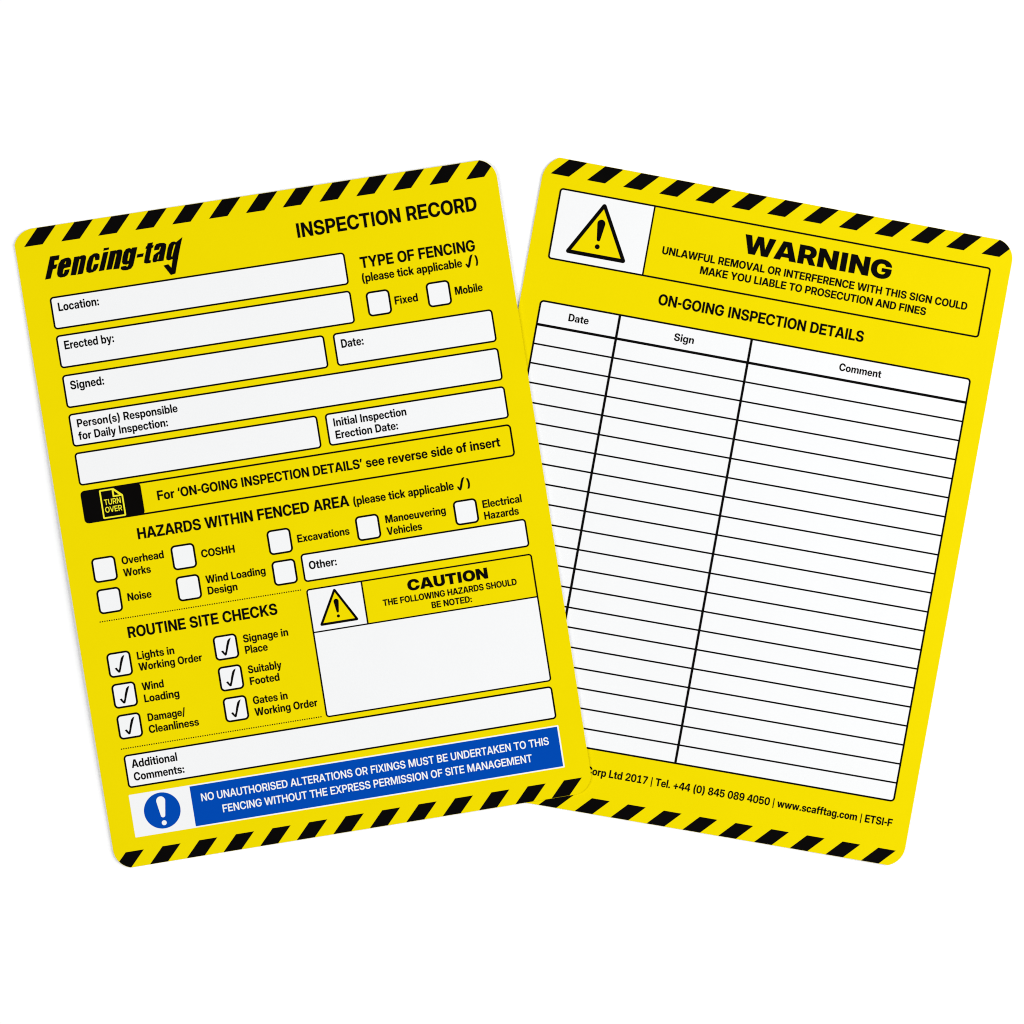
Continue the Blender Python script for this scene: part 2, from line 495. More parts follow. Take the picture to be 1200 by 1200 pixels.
BOLD = {
    ' ': '550|',
    '(': '800|195,592 ~195,769 ~254,1131 ~359,1453 427,1566 733,1566 ~671,1426 ~574,1099 ~518,756 518,592 ~518,447 ~567,168 ~663,-126 733,-294 427,-294 ~313,-101 ~195,351',
    ')': '800|67,-294 ~137,-126 ~233,168 ~282,447 282,592 ~282,756 ~226,1099 ~129,1426 67,1566 373,1566 ~442,1453 ~546,1131 ~605,769 605,592 ~605,351 ~487,-101 373,-294',
    '+': '1320|526,57 526,1094 794,1094 794,57|142,447 142,703 1178,703 1178,447',
    '-': '720|85,470 85,750 635,750 635,470',
    '.': '550|277,-18 ~203,-18 ~98,87 98,161 ~98,235 ~203,340 277,340 ~351,340 ~456,235 456,161 ~456,87 ~351,-18',
    '/': '761|759,1560 279,-224 2,-224 482,1560',
    '0': '1320|660,-24 ~468,-24 ~203,163 ~65,507 65,744 ~65,982 ~203,1327 ~468,1514 660,1514 ~852,1514 ~1118,1327 ~1255,982 1255,744 ~1255,507 ~1118,162 ~852,-24|660,240 ~754,240 ~879,362 ~941,588 941,744 ~941,901 ~879,1128 ~754,1250 660,1250 ~567,1250 ~441,1128 ~379,901 379,744 ~379,588 ~441,362 ~567,240',
    '1': '1320|187,0 187,265 1179,265 1179,0|870,1490 870,0 549,0 549,1188 548,1188 202,970 202,1258 570,1490',
    '2': '1320|121,0 121,241 671,705 ~731,757 ~831,853 ~891,962 891,1030 ~891,1097 ~836,1196 ~734,1250 664,1250 ~590,1250 ~480,1184 ~420,1059 420,972 114,972 ~114,1137 ~248,1380 ~496,1514 665,1514 ~821,1514 ~1064,1400 ~1202,1190 1202,1047 ~1202,942 ~1122,769 ~974,610 871,523 573,267 573,265 1208,265 1208,0',
    '4': '1320|39,313 39,569 683,1490 893,1490 893,1177 778,1177 355,570 355,568 1280,568 1280,313|779,0 779,391 779,505 779,1490 1093,1490 1093,0',
    '5': '1320|658,-23 ~497,-23 ~248,98 ~103,316 94,463 407,463 ~410,397 ~477,293 ~590,232 660,232 ~734,232 ~845,300 ~907,418 907,496 ~907,574 ~845,694 ~737,762 665,762 ~572,762 ~441,684 417,614 115,614 160,1490 1133,1490 1133,1223 454,1223 429,898 431,898 ~485,954 ~635,1010 725,1010 ~825,1010 ~1005,934 ~1143,796 ~1222,612 1222,504 ~1222,350 ~1082,113 ~828,-23',
    '7': '1320|236,0 850,1213 850,1214 133,1214 133,1490 1187,1490 1187,1220 572,0',
    '8': '1320|659,-24 ~487,-24 ~227,83 ~82,275 82,401 ~82,503 ~173,660 ~339,760 450,774 450,773 ~303,796 ~131,972 131,1109 ~131,1228 ~265,1411 ~503,1514 659,1514 ~818,1514 ~1056,1413 ~1189,1230 1189,1109 ~1189,972 ~1017,796 870,773 870,774 ~981,760 ~1147,660 ~1238,503 1238,401 ~1238,275 ~1093,83 ~833,-24|659,213 ~731,213 ~841,266 ~903,363 903,425 ~903,489 ~840,587 ~731,643 659,643 ~589,643 ~479,587 ~416,489 416,425 ~416,362 ~478,266 ~587,213|659,886 ~723,886 ~818,933 ~870,1021 870,1079 ~870,1137 ~818,1223 ~723,1271 659,1271 ~596,1271 ~501,1223 ~449,1137 449,1079 ~449,1021 ~501,934 ~596,886',
    '9': '1320|629,-24 ~477,-24 ~245,91 ~106,288 93,412 403,412 ~419,329 ~540,230 635,230 ~737,230 ~869,340 ~934,539 934,672 932,672 ~895,616 ~790,540 ~660,503 583,503 ~437,503 ~209,632 ~79,857 79,1001 ~79,1154 ~222,1385 ~476,1514 640,1514 ~783,1514 ~1006,1415 ~1161,1226 ~1241,953 1241,778 ~1241,595 ~1161,299 ~1005,88 ~777,-24|641,749 ~694,749 ~784,787 ~851,855 ~889,947 889,1002 ~889,1074 ~825,1189 ~713,1255 643,1255 ~572,1255 ~460,1189 ~394,1074 394,1001 ~394,929 ~459,815 ~571,749',
    ':': '550|277,-18 ~203,-18 ~98,87 98,161 ~98,235 ~203,340 277,340 ~351,340 ~456,235 456,161 ~456,87 ~351,-18|277,664 ~203,664 ~98,768 98,843 ~98,917 ~203,1022 277,1022 ~351,1022 ~456,917 456,843 ~456,768 ~351,664',
    'A': '1486|7,0 524,1490 960,1490 1479,0 1107,0 889,690 ~843,843 ~750,1162 698,1356 789,1356 ~736,1162 ~641,843 594,690 369,0|349,306 349,570 1137,570 1137,306',
    'B': '1323|104,0 104,1490 712,1490 ~875,1490 ~1101,1394 ~1218,1223 1218,1110 ~1218,1024 ~1151,890 ~1029,801 946,780 946,778 ~1038,772 ~1186,681 ~1272,526 1272,421 ~1272,297 ~1152,107 ~919,0 751,0|429,259 701,259 ~809,259 ~931,355 931,442 ~931,501 ~877,585 ~775,631 704,631 429,631|429,878 684,878 ~746,878 ~837,921 ~885,1000 885,1054 ~885,1135 ~777,1231 684,1231 429,1231',
    'C': '1489|769,-24 ~565,-24 ~243,161 ~57,505 57,744 ~57,985 ~242,1330 ~565,1514 769,1514 ~903,1514 ~1131,1435 ~1306,1288 ~1417,1083 1434,956 1097,956 ~1085,1019 ~1028,1117 ~945,1186 ~838,1221 774,1221 ~654,1221 ~484,1105 ~394,891 394,744 ~394,598 ~483,385 ~654,269 774,269 ~838,269 ~944,304 ~1027,372 ~1084,470 1098,532 1434,532 ~1417,406 ~1306,201 ~1130,54 ~903,-24',
    'D': '1441|643,0 253,0 253,280 626,280 ~770,280 ~956,386 ~1047,594 1047,745 ~1047,897 ~955,1104 ~768,1210 625,1210 246,1210 246,1490 646,1490 ~872,1490 ~1203,1308 ~1383,974 1383,745 ~1383,517 ~1203,183 ~872,0|437,1490 437,0 104,0 104,1490',
    'E': '1257|104,0 104,1490 1193,1490 1193,1205 437,1205 437,889 1136,889 1136,612 437,612 437,285 1193,285 1193,0',
    'F': '1203|104,0 104,1490 1159,1490 1159,1205 437,1205 437,863 1112,863 1112,587 437,587 437,0',
    'G': '1509|772,-24 ~558,-24 ~237,167 ~57,513 57,744 ~57,985 ~244,1330 ~565,1514 766,1514 ~897,1514 ~1125,1439 ~1303,1298 ~1416,1106 1429,987 1089,987 ~1078,1041 ~1026,1127 ~946,1188 ~841,1221 778,1221 ~657,1221 ~485,1106 ~394,893 394,744 ~394,596 ~486,383 ~660,269 781,269 ~882,269 ~1030,342 ~1113,472 1113,559 1189,552 801,552 801,802 1439,802 1439,605 ~1439,418 ~1269,135 ~969,-24',
    'H': '1475|104,0 104,1490 437,1490 437,902 1037,902 1037,1490 1371,1490 1371,0 1037,0 1037,617 437,617 437,0',
    'I': '572|125,0 125,1490 447,1490 447,0',
    'K': '1425|346,288 346,698 ~397,761 ~499,885 ~601,1009 652,1071 1002,1490 1398,1490 771,754 743,754|104,0 104,1490 437,1490 437,1100 437,711 437,552 437,0|1032,0 608,657 808,910 1416,0',
    'L': '1149|104,0 104,1490 437,1490 437,285 1106,285 1106,0',
    'M': '1846|104,0 104,1490 594,1490 813,850 ~829,800 ~871,655 ~917,496 ~955,351 967,302 883,302 ~895,351 ~933,496 ~978,655 ~1020,800 1035,850 1251,1490 1742,1490 1742,0 1415,0 1415,677 ~1415,727 ~1418,871 ~1423,1036 ~1428,1205 1428,1281 1467,1281 ~1445,1200 ~1396,1027 ~1349,863 ~1307,724 1292,677 1059,0 788,0 552,677 ~537,724 ~494,863 ~446,1027 ~396,1200 372,1281 418,1281 ~419,1205 ~423,1036 ~428,871 ~431,727 431,677 431,0',
    'N': '1492|104,0 104,1490 452,1490 903,770 ~925,735 ~994,614 ~1071,475 1105,412 1067,324 ~1063,395 ~1057,579 ~1054,749 1054,798 1054,1490 1388,1490 1388,0 1039,0 628,655 ~601,699 ~516,842 ~416,1022 362,1120 423,1153 ~430,1044 ~436,848 ~437,699 437,656 437,0',
    'O': '1530|765,-24 ~564,-24 ~243,161 ~57,505 57,744 ~57,985 ~243,1330 ~564,1514 765,1514 ~966,1514 ~1286,1330 ~1473,985 1473,744 ~1473,505 ~1286,160 ~966,-24|765,269 ~876,269 ~1043,381 ~1137,593 1137,744 ~1137,896 ~1043,1109 ~876,1221 765,1221 ~655,1221 ~487,1109 ~394,896 394,744 ~394,593 ~487,381 ~655,269',
    'P': '1301|104,0 104,1490 702,1490 ~872,1490 ~1121,1369 ~1256,1146 1256,994 ~1256,842 ~1120,619 ~870,497 699,497 291,497 291,776 680,776 ~757,776 ~869,829 ~929,927 929,994 ~929,1061 ~869,1158 ~757,1212 680,1212 437,1212 437,0',
    'R': '1339|104,0 104,1490 709,1490 ~879,1490 ~1128,1369 ~1262,1146 1262,994 ~1262,844 ~1121,626 ~864,508 690,508 305,508 305,773 687,773 ~764,773 ~876,828 ~936,927 936,994 ~936,1061 ~875,1160 ~764,1214 687,1214 437,1214 437,0|943,0 607,674 955,674 1298,0',
    'S': '1352|682,-24 ~488,-24 ~213,97 ~69,328 69,490 389,490 ~391,414 ~463,305 ~594,247 685,247 ~766,247 ~886,290 ~953,370 953,423 ~953,469 ~899,536 ~784,586 691,605 537,638 ~317,684 ~98,894 98,1055 ~98,1193 ~242,1399 ~501,1514 673,1514 ~849,1514 ~1103,1398 ~1244,1181 1249,1029 938,1029 ~931,1129 ~790,1243 676,1243 ~605,1243 ~495,1199 ~432,1122 432,1072 ~432,1028 ~483,965 ~593,918 681,900 818,871 ~939,846 ~1115,771 ~1229,667 ~1283,532 1283,446 ~1283,300 ~1139,89 ~870,-24',
    'T': '1311|43,1205 43,1490 1268,1490 1268,1205 823,1205 823,0 489,0 489,1205',
    'U': '1443|721,-24 ~534,-24 ~255,113 ~101,359 101,522 101,1490 427,1490 427,549 ~427,466 ~501,337 ~633,262 722,262 ~811,262 ~943,336 ~1016,465 1016,549 1016,1490 1342,1490 1342,522 ~1342,359 ~1188,113 ~909,-24',
    'V': '1467|524,0 7,1490 371,1490 596,800 ~642,652 ~738,321 792,134 695,134 ~747,321 ~839,652 883,800 1100,1490 1460,1490 955,0',
    'W': '2061|406,0 7,1490 365,1490 526,789 ~548,693 ~586,500 ~622,308 639,211 569,211 ~588,308 ~627,500 ~668,693 691,789 863,1490 1198,1490 1369,789 ~1392,693 ~1434,500 ~1473,308 1492,211 1420,211 ~1438,308 ~1474,500 ~1513,693 1534,789 1696,1490 2054,1490 1654,0 1284,0 1083,783 ~1061,870 ~1016,1091 984,1235 1076,1235 ~1044,1091 ~1000,870 978,783 777,0',
    'X': '1449|9,0 629,882 629,635 59,1490 437,1490 591,1251 ~623,1202 ~683,1103 ~744,1004 773,955 683,955 ~714,1004 ~774,1103 ~837,1202 868,1251 1025,1490 1394,1490 835,653 835,887 1441,0 1054,0 856,301 ~830,342 ~778,422 ~726,503 700,544 749,544 ~724,503 ~671,422 ~618,342 590,301 386,0',
    'Y': '1433|560,0 560,545 7,1490 389,1490 633,1050 ~666,991 ~727,873 757,814 692,814 ~721,873 ~780,991 811,1050 1046,1490 1426,1490 884,545 884,0',
    'Z': '1308|53,0 53,256 687,1027 ~748,1100 ~877,1244 944,1317 982,1205 ~886,1205 ~692,1205 595,1205 73,1205 73,1490 1249,1490 1249,1234 624,469 ~563,394 ~433,247 366,172 327,285 ~423,285 ~616,285 712,285 1255,285 1255,0',
    'a': '1147|423,-18 ~318,-18 ~154,51 ~60,191 60,296 ~60,386 ~126,506 ~239,580 ~388,618 471,626 ~567,635 ~681,653 ~731,688 731,721 731,727 ~731,762 ~692,815 ~621,845 571,845 ~520,845 ~444,814 ~399,757 395,718 97,718 ~104,830 ~221,991 ~432,1079 581,1079 ~693,1079 ~867,1029 ~986,935 ~1047,799 1047,714 1047,0 735,0 735,149 731,149 ~701,94 ~617,20 ~501,-18|516,197 ~581,197 ~679,245 ~733,328 733,383 733,484 ~720,477 ~680,465 ~629,454 ~568,444 534,438 ~486,431 ~409,399 ~365,347 365,308 ~365,274 ~403,223 ~471,197',
    'b': '1237|726,-23 ~656,-23 ~537,18 ~446,101 417,163 416,163 416,0 100,0 100,1490 420,1490 420,912 421,912 ~455,969 ~545,1042 ~660,1079 728,1079 ~863,1079 ~1067,939 ~1182,692 1182,529 ~1182,363 ~1069,115 ~864,-23|639,235 ~707,235 ~805,305 ~859,437 859,529 ~859,622 ~805,753 ~707,823 639,823 ~570,823 ~464,750 ~406,619 406,529 ~406,440 ~464,308 ~570,235',
    'c': '1151|593,-24 ~432,-24 ~190,115 ~55,364 55,527 ~55,691 ~190,941 ~432,1080 593,1080 ~700,1080 ~880,1017 ~1014,903 ~1094,746 1100,651 791,651 ~786,690 ~756,754 ~706,800 ~640,825 598,825 ~529,825 ~431,752 ~378,619 378,527 ~378,437 ~431,303 ~530,231 598,231 ~640,231 ~706,256 ~754,302 ~784,368 790,408 1100,408 ~1096,313 ~1019,156 ~884,40 ~702,-24',
    'd': '1237|512,-23 ~374,-23 ~168,115 ~55,363 55,529 ~55,692 ~170,939 ~375,1079 509,1079 ~578,1079 ~692,1042 ~783,969 816,912 818,912 818,1490 1137,1490 1137,0 822,0 822,163 820,163 ~792,101 ~700,18 ~581,-23|598,235 ~668,235 ~773,308 ~832,440 832,529 ~832,619 ~773,750 ~668,823 598,823 ~531,823 ~432,753 ~378,622 378,529 ~378,437 ~432,305 ~531,235',
    'e': '1160|591,-24 ~430,-24 ~189,117 ~55,367 55,527 ~55,689 ~190,938 ~428,1080 582,1080 ~700,1080 ~893,1001 ~1033,855 ~1109,655 1109,534 1109,448 163,448 163,645 958,645 813,602 ~813,676 ~758,783 ~659,841 589,841 ~520,841 ~420,783 ~366,676 366,602 366,462 ~366,386 ~422,272 ~527,211 602,211 ~656,211 ~741,241 ~798,297 811,335 1100,335 ~1081,229 ~938,68 ~722,-24',
    'f': '786|746,1056 746,807 18,807 18,1056|210,0 210,1183 ~210,1286 ~289,1422 ~447,1490 566,1490 ~623,1490 ~726,1490 746,1490 746,1241 ~733,1241 ~667,1241 643,1241 ~581,1241 ~530,1190 530,1128 530,0',
    'g': '1237|610,-432 ~454,-432 ~241,-344 ~123,-188 107,-86 414,-86 ~424,-122 ~477,-174 ~558,-201 610,-201 ~712,-201 ~820,-89 820,21 820,183 819,183 ~790,121 ~699,41 ~581,3 512,3 ~374,3 ~168,140 ~55,382 55,537 ~55,696 ~170,940 ~375,1079 509,1079 ~578,1079 ~693,1040 ~787,963 819,906 820,906 820,1056 1137,1056 1137,49 ~1137,-120 ~1006,-332 ~769,-432|598,256 ~668,256 ~773,327 ~832,456 832,542 ~832,629 ~773,758 ~668,828 598,828 ~531,828 ~432,761 ~378,633 378,542 ~378,452 ~432,324 ~531,256',
    'h': '1215|420,580 420,0 100,0 100,1490 420,1490 420,777 364,777 ~414,917 ~600,1079 748,1079 ~862,1079 ~1026,980 ~1115,794 1115,663 1115,0 795,0 795,600 ~795,700 ~700,804 612,804 ~555,804 ~468,757 ~420,657',
    'i': '520|100,0 100,1056 420,1056 420,0|259,1174 ~181,1174 ~80,1268 80,1340 ~80,1411 ~181,1504 259,1504 ~337,1504 ~438,1411 438,1339 ~438,1268 ~337,1174',
    'k': '1145|388,289 388,666 423,666 769,1056 1140,1056 669,518 590,518|100,0 100,1490 420,1490 420,0|789,0 474,448 684,671 1159,0',
    'l': '500|95,0 95,1550 410,1550 410,0',
    'm': '1829|100,0 100,1056 408,1056 408,814 391,814 ~418,904 ~519,1021 ~655,1079 729,1079 ~849,1079 ~1029,940 1047,814 1017,814 ~1036,898 ~1139,1016 ~1287,1079 1373,1079 ~1475,1079 ~1636,989 ~1729,821 1729,701 1729,0 1409,0 1409,636 ~1409,726 ~1313,817 1240,817 ~1188,817 ~1110,770 ~1068,686 1068,629 1068,0 761,0 761,642 ~761,722 ~669,817 595,817 ~546,817 ~466,771 ~420,682 420,619 420,0',
    'n': '1215|420,580 420,0 100,0 100,1056 415,1056 415,777 364,777 ~414,917 ~600,1079 748,1079 ~862,1079 ~1026,980 ~1115,794 1115,663 1115,0 795,0 795,600 ~795,700 ~700,804 612,804 ~555,804 ~468,757 ~420,657',
    'o': '1202|601,-24 ~439,-24 ~192,113 ~55,361 55,527 ~55,694 ~192,942 ~439,1080 601,1080 ~764,1080 ~1010,942 ~1147,694 1147,527 ~1147,361 ~1010,113 ~764,-24|601,233 ~667,233 ~768,302 ~824,434 824,527 ~824,622 ~768,753 ~667,823 601,823 ~536,823 ~434,754 ~378,622 378,527 ~378,434 ~434,302 ~535,233',
    'p': '1237|100,-418 100,1056 416,1056 416,916 419,916 ~452,970 ~543,1042 ~660,1079 728,1079 ~863,1079 ~1067,939 ~1182,692 1182,529 ~1182,363 ~1069,115 ~864,-23 726,-23 ~656,-23 ~541,18 ~452,98 423,157 420,157 420,-418|639,235 ~707,235 ~805,305 ~859,437 859,529 ~859,622 ~805,753 ~707,823 639,823 ~570,823 ~464,750 ~406,619 406,529 ~406,440 ~464,308 ~570,235',
    'r': '785|100,0 100,1056 409,1056 409,873 412,873 ~441,971 ~564,1062 670,1062 ~696,1062 ~741,1060 760,1059 760,792 ~743,793 ~666,796 628,796 ~568,796 ~473,741 ~420,634 420,556 420,0',
    's': '1084|553,-26 ~411,-26 ~191,60 ~60,222 50,335 365,335 ~373,271 ~467,198 547,198 ~624,198 ~711,254 711,299 ~711,337 ~642,384 578,396 390,431 ~235,460 ~74,617 74,740 ~74,842 ~185,994 ~392,1078 534,1078 ~677,1078 ~887,990 ~1005,829 1008,717 713,717 ~712,777 ~618,855 545,855 ~473,855 ~392,797 392,754 ~392,717 ~456,669 513,657 720,619 ~881,588 ~1035,448 1035,330 ~1035,223 ~913,63 ~695,-26',
    't': '779|736,1056 736,807 18,807 18,1056|200,1344 519,1344 519,341 ~519,289 ~561,249 620,249 ~645,249 ~718,249 736,249 736,0 ~709,0 ~606,0 553,0 ~370,0 ~200,140 200,289',
    'u': '1215|467,-23 ~354,-23 ~189,76 ~100,262 100,393 100,1056 420,1056 420,456 ~420,357 ~516,252 603,252 ~660,252 ~747,299 ~795,399 795,476 795,1056 1115,1056 1115,0 800,0 800,279 851,279 ~801,139 ~616,-23',
    'v': '1152|396,0 8,1056 343,1056 506,552 ~537,455 ~592,262 619,165 543,165 ~569,262 ~623,455 652,552 813,1056 1144,1056 756,0',
    'w': '1704|333,0 8,1056 343,1056 433,706 ~461,592 ~514,345 540,225 497,225 ~526,345 ~585,592 615,706 709,1056 994,1056 1088,706 ~1118,592 ~1177,345 1206,225 1163,225 ~1189,345 ~1240,591 1268,706 1355,1056 1696,1056 1371,0 1040,0 921,407 ~904,467 ~872,591 ~840,718 823,780 881,780 ~865,718 ~832,591 ~800,467 783,407 662,0',
    'x': '1112|8,0 431,607 424,477 35,1056 382,1056 464,921 ~504,852 ~574,726 609,662 513,662 ~549,726 ~620,852 661,921 746,1056 1088,1056 687,477 693,608 1104,0 756,0 663,146 ~624,214 ~553,335 518,396 599,396 ~562,335 ~492,214 451,146 355,0',
    'y': '1152|129,-418 129,-168 270,-168 ~305,-168 ~349,-147 ~378,-99 391,-60 414,3 8,1056 343,1056 509,552 ~540,456 ~596,262 623,165 532,165 ~558,262 ~614,457 645,552 813,1056 1144,1056 684,-156 ~649,-247 ~555,-363 ~428,-418 343,-418 ~291,-418 ~181,-418',
    'z': '1089|97,0 97,212 609,802 609,805 97,805 97,1056 985,1056 985,832 483,252 483,250 993,250 993,0',
    '|': '560|180,-330 180,1520 380,1520 380,-330',
    '‘': '479|70,922 222,1490 444,1490 374,922',
    '’': '479|70,922 140,1490 444,1490 292,922',
}
BLACK = {
    'A': '1565|0,0 500,1490 1060,1490 1565,0 1097,0 930,578 ~876,766 ~774,1133 726,1331 838,1331 ~788,1133 ~684,766 628,578 455,0|373,245 373,565 1193,565 1193,245',
    'C': '1494|764,-24 ~561,-24 ~232,154 ~40,497 40,744 ~40,993 ~232,1337 ~561,1514 764,1514 ~907,1514 ~1147,1430 ~1328,1276 ~1441,1060 1456,928 1037,928 ~1028,981 ~983,1065 ~915,1123 ~826,1154 772,1154 ~671,1154 ~532,1058 ~460,875 460,744 ~460,614 ~531,432 ~671,336 772,336 ~826,336 ~914,366 ~982,425 ~1027,508 1037,560 1456,560 ~1440,428 ~1328,213 ~1146,59 ~907,-24',
    'G': '1516|772,-24 ~550,-24 ~221,164 ~40,509 40,744 ~40,993 ~232,1337 ~561,1514 764,1514 ~900,1514 ~1140,1438 ~1325,1295 ~1439,1098 1449,976 1025,976 ~1017,1018 ~979,1084 ~918,1130 ~835,1154 781,1154 ~676,1154 ~533,1059 ~460,877 460,744 ~460,612 ~534,430 ~680,336 787,336 ~874,336 ~993,388 ~1054,481 1054,543 1140,535 784,535 784,832 1460,832 1460,617 ~1460,423 ~1288,135 ~979,-24',
    'I': '670|125,0 125,1490 545,1490 545,0',
    'N': '1512|80,0 80,1490 504,1490 867,905 ~891,867 ~964,736 ~1045,586 1080,520 1030,404 ~1025,485 ~1019,692 ~1016,885 1016,944 1016,1490 1432,1490 1432,0 1008,0 669,544 ~639,593 ~550,746 ~449,934 398,1032 480,1056 ~488,951 ~495,749 ~496,589 496,544 496,0',
    'O': '1528|764,-24 ~561,-24 ~232,154 ~40,497 40,744 ~40,993 ~232,1337 ~561,1514 764,1514 ~967,1514 ~1295,1337 ~1488,993 1488,744 ~1488,496 ~1295,153 ~967,-24|764,336 ~862,336 ~998,433 ~1068,616 1068,744 ~1068,873 ~998,1057 ~862,1154 764,1154 ~667,1154 ~531,1057 ~460,873 460,744 ~460,616 ~531,433 ~667,336',
    'R': '1363|80,0 80,1490 713,1490 ~891,1490 ~1151,1363 ~1292,1130 1292,970 ~1292,815 ~1145,589 ~876,466 691,466 336,466 336,788 682,788 ~745,788 ~836,834 ~886,916 886,970 ~886,1025 ~836,1106 ~745,1152 682,1152 496,1152 496,0|905,0 581,676 1006,676 1338,0',
    'T': '1344|40,1138 40,1490 1304,1490 1304,1138 880,1138 880,0 464,0 464,1138',
    'U': '1444|722,-24 ~527,-24 ~239,113 ~80,362 80,530 80,1490 484,1490 484,564 ~484,495 ~546,388 ~653,326 722,326 ~792,326 ~899,387 ~960,494 960,564 960,1490 1364,1490 1364,530 ~1364,362 ~1205,113 ~917,-24',
    'W': '2124|395,0 0,1490 452,1490 571,912 ~594,803 ~634,584 ~673,366 691,256 595,256 ~616,366 ~658,584 ~703,803 728,912 860,1490 1264,1490 1396,912 ~1421,803 ~1466,584 ~1508,366 1529,256 1432,256 ~1451,366 ~1489,584 ~1530,803 1552,912 1672,1490 2124,1490 1729,0 1272,0 1103,688 ~1084,768 ~1039,1000 1001,1168 1123,1168 ~1085,1000 ~1041,768 1021,688 852,0',
}

LOGO = [[(38.4, 35.2), (49.3, 35.2), (47.5, 40.6), (42.8, 40.6), (41.3, 45.3), (45.2, 45.3), (43.1, 50.0), (39.3, 50.3), (34.9, 60.6), (28.5, 60.8)], [(55.2, 39.6), (58.9, 39.5), (61.1, 41.0), (61.7, 43.7), (60.9, 47.3), (59.4, 50.7), (52.4, 51.2), (51.3, 52.1), (49.6, 57.0), (50.9, 57.1), (52.5, 53.2), (58.2, 53.0), (57.1, 56.0), (54.6, 59.6), (51.1, 61.1), (46.4, 61.2), (43.5, 59.4), (43.0, 56.2), (44.0, 52.7), (46.7, 45.1), (50.4, 40.9)], [(55.7, 43.8), (54.7, 46.3), (53.5, 46.8), (53.2, 46.1), (55.3, 43.4)], [(65.7, 40.0), (71.6, 39.9), (71.5, 40.4), (74.4, 39.5), (77.4, 39.5), (79.2, 40.8), (79.0, 43.4), (76.2, 51.0), (72.8, 59.8), (71.7, 60.8), (66.0, 60.7), (71.7, 46.3), (72.6, 43.7), (71.1, 43.7), (64.4, 60.8), (58.1, 60.5)], [(88.7, 39.4), (92.3, 39.5), (94.7, 41.2), (94.8, 43.8), (93.7, 47.7), (89.0, 47.6), (88.9, 43.6), (88.1, 43.5), (83.3, 54.7), (83.0, 57.3), (84.3, 57.2), (86.7, 51.9), (92.4, 51.8), (90.3, 56.5), (87.5, 59.4), (83.6, 60.8), (79.6, 60.9), (76.9, 59.1), (77.1, 55.1), (79.8, 47.5), (83.3, 42.1)], [(101.0, 35.1), (107.1, 35.1), (106.2, 37.7), (99.9, 38.1)], [(99.6, 39.9), (105.6, 39.8), (97.2, 60.5), (90.9, 60.7)], [(107.8, 39.7), (114.5, 39.5), (114.2, 40.1), (117.4, 39.3), (120.5, 39.6), (121.6, 41.5), (120.6, 45.5), (114.6, 61.2), (107.7, 61.0), (113.9, 45.7), (114.2, 43.6), (113.4, 43.5), (106.1, 60.6), (99.7, 60.6)], [(129.9, 39.2), (132.3, 40.8), (133.6, 39.4), (139.3, 39.7), (133.0, 55.7), (131.0, 60.4), (128.1, 63.3), (123.3, 64.4), (118.8, 63.9), (116.4, 62.1), (117.1, 59.2), (123.4, 59.0), (123.5, 60.5), (125.1, 59.9), (126.3, 57.2), (123.5, 58.0), (120.0, 57.0), (119.0, 54.4), (120.5, 48.8), (123.0, 43.3), (126.0, 40.0)], [(129.7, 44.5), (128.5, 45.0), (125.6, 52.9), (126.0, 54.2), (127.2, 53.5), (130.0, 46.1)], [(138.0, 48.0), (145.5, 47.8), (144.0, 51.7), (136.5, 51.9)], [(151.8, 37.3), (158.0, 37.0), (156.7, 40.2), (158.3, 40.2), (157.1, 43.1), (155.5, 43.3), (150.8, 55.9), (150.9, 57.2), (152.6, 57.2), (151.4, 60.2), (146.4, 60.2), (144.0, 58.9), (144.8, 55.8), (149.5, 43.4), (148.2, 43.2), (149.5, 40.3), (150.6, 40.2)], [(158.8, 42.6), (161.4, 39.6), (165.6, 39.0), (170.5, 39.6), (172.7, 41.4), (172.1, 45.0), (166.6, 60.0), (160.6, 59.9), (160.6, 59.3), (157.2, 60.2), (154.3, 60.0), (154.2, 57.3), (156.5, 51.8), (160.6, 49.5), (163.7, 48.3), (166.1, 43.7), (164.9, 43.5), (163.6, 46.6), (157.7, 46.6)], [(161.8, 52.2), (159.8, 57.3), (160.8, 57.6), (163.1, 52.0)], [(184.4, 40.9), (192.5, 36.1), (188.3, 46.7), (182.9, 61.7), (177.8, 76.7), (172.5, 77.6), (165.7, 65.5), (171.3, 64.7), (174.4, 69.4), (177.3, 59.6), (172.5, 60.5), (170.2, 59.3), (170.3, 56.4), (173.5, 46.9), (175.9, 42.3), (179.2, 39.9), (182.1, 39.7)], [(181.7, 43.2), (178.4, 50.1), (176.2, 56.1), (177.3, 56.8), (180.0, 50.4), (183.1, 43.8)]]

TICK = [(7.6, 18.6), (10.0, 18.0), (11.6, 21.3), (12.8, 19.4), (14.5, 13.2), (16.7, 7.5), (18.7, 5.5), (21.1, 4.6), (19.3, 8.4), (16.8, 14.5), (14.9, 19.8), (13.3, 24.0), (11.5, 24.4), (9.6, 21.9)]
SMALL_TICK = [(0.0, 9.9), (1.4, 9.4), (3.1, 11.6), (4.1, 8.2), (5.6, 3.7), (7.1, 0.9), (8.8, 0.0), (10.2, 0.0), (8.7, 2.8), (7.3, 6.3), (5.9, 11.1), (4.5, 14.0), (3.0, 14.9), (1.6, 13.4)]


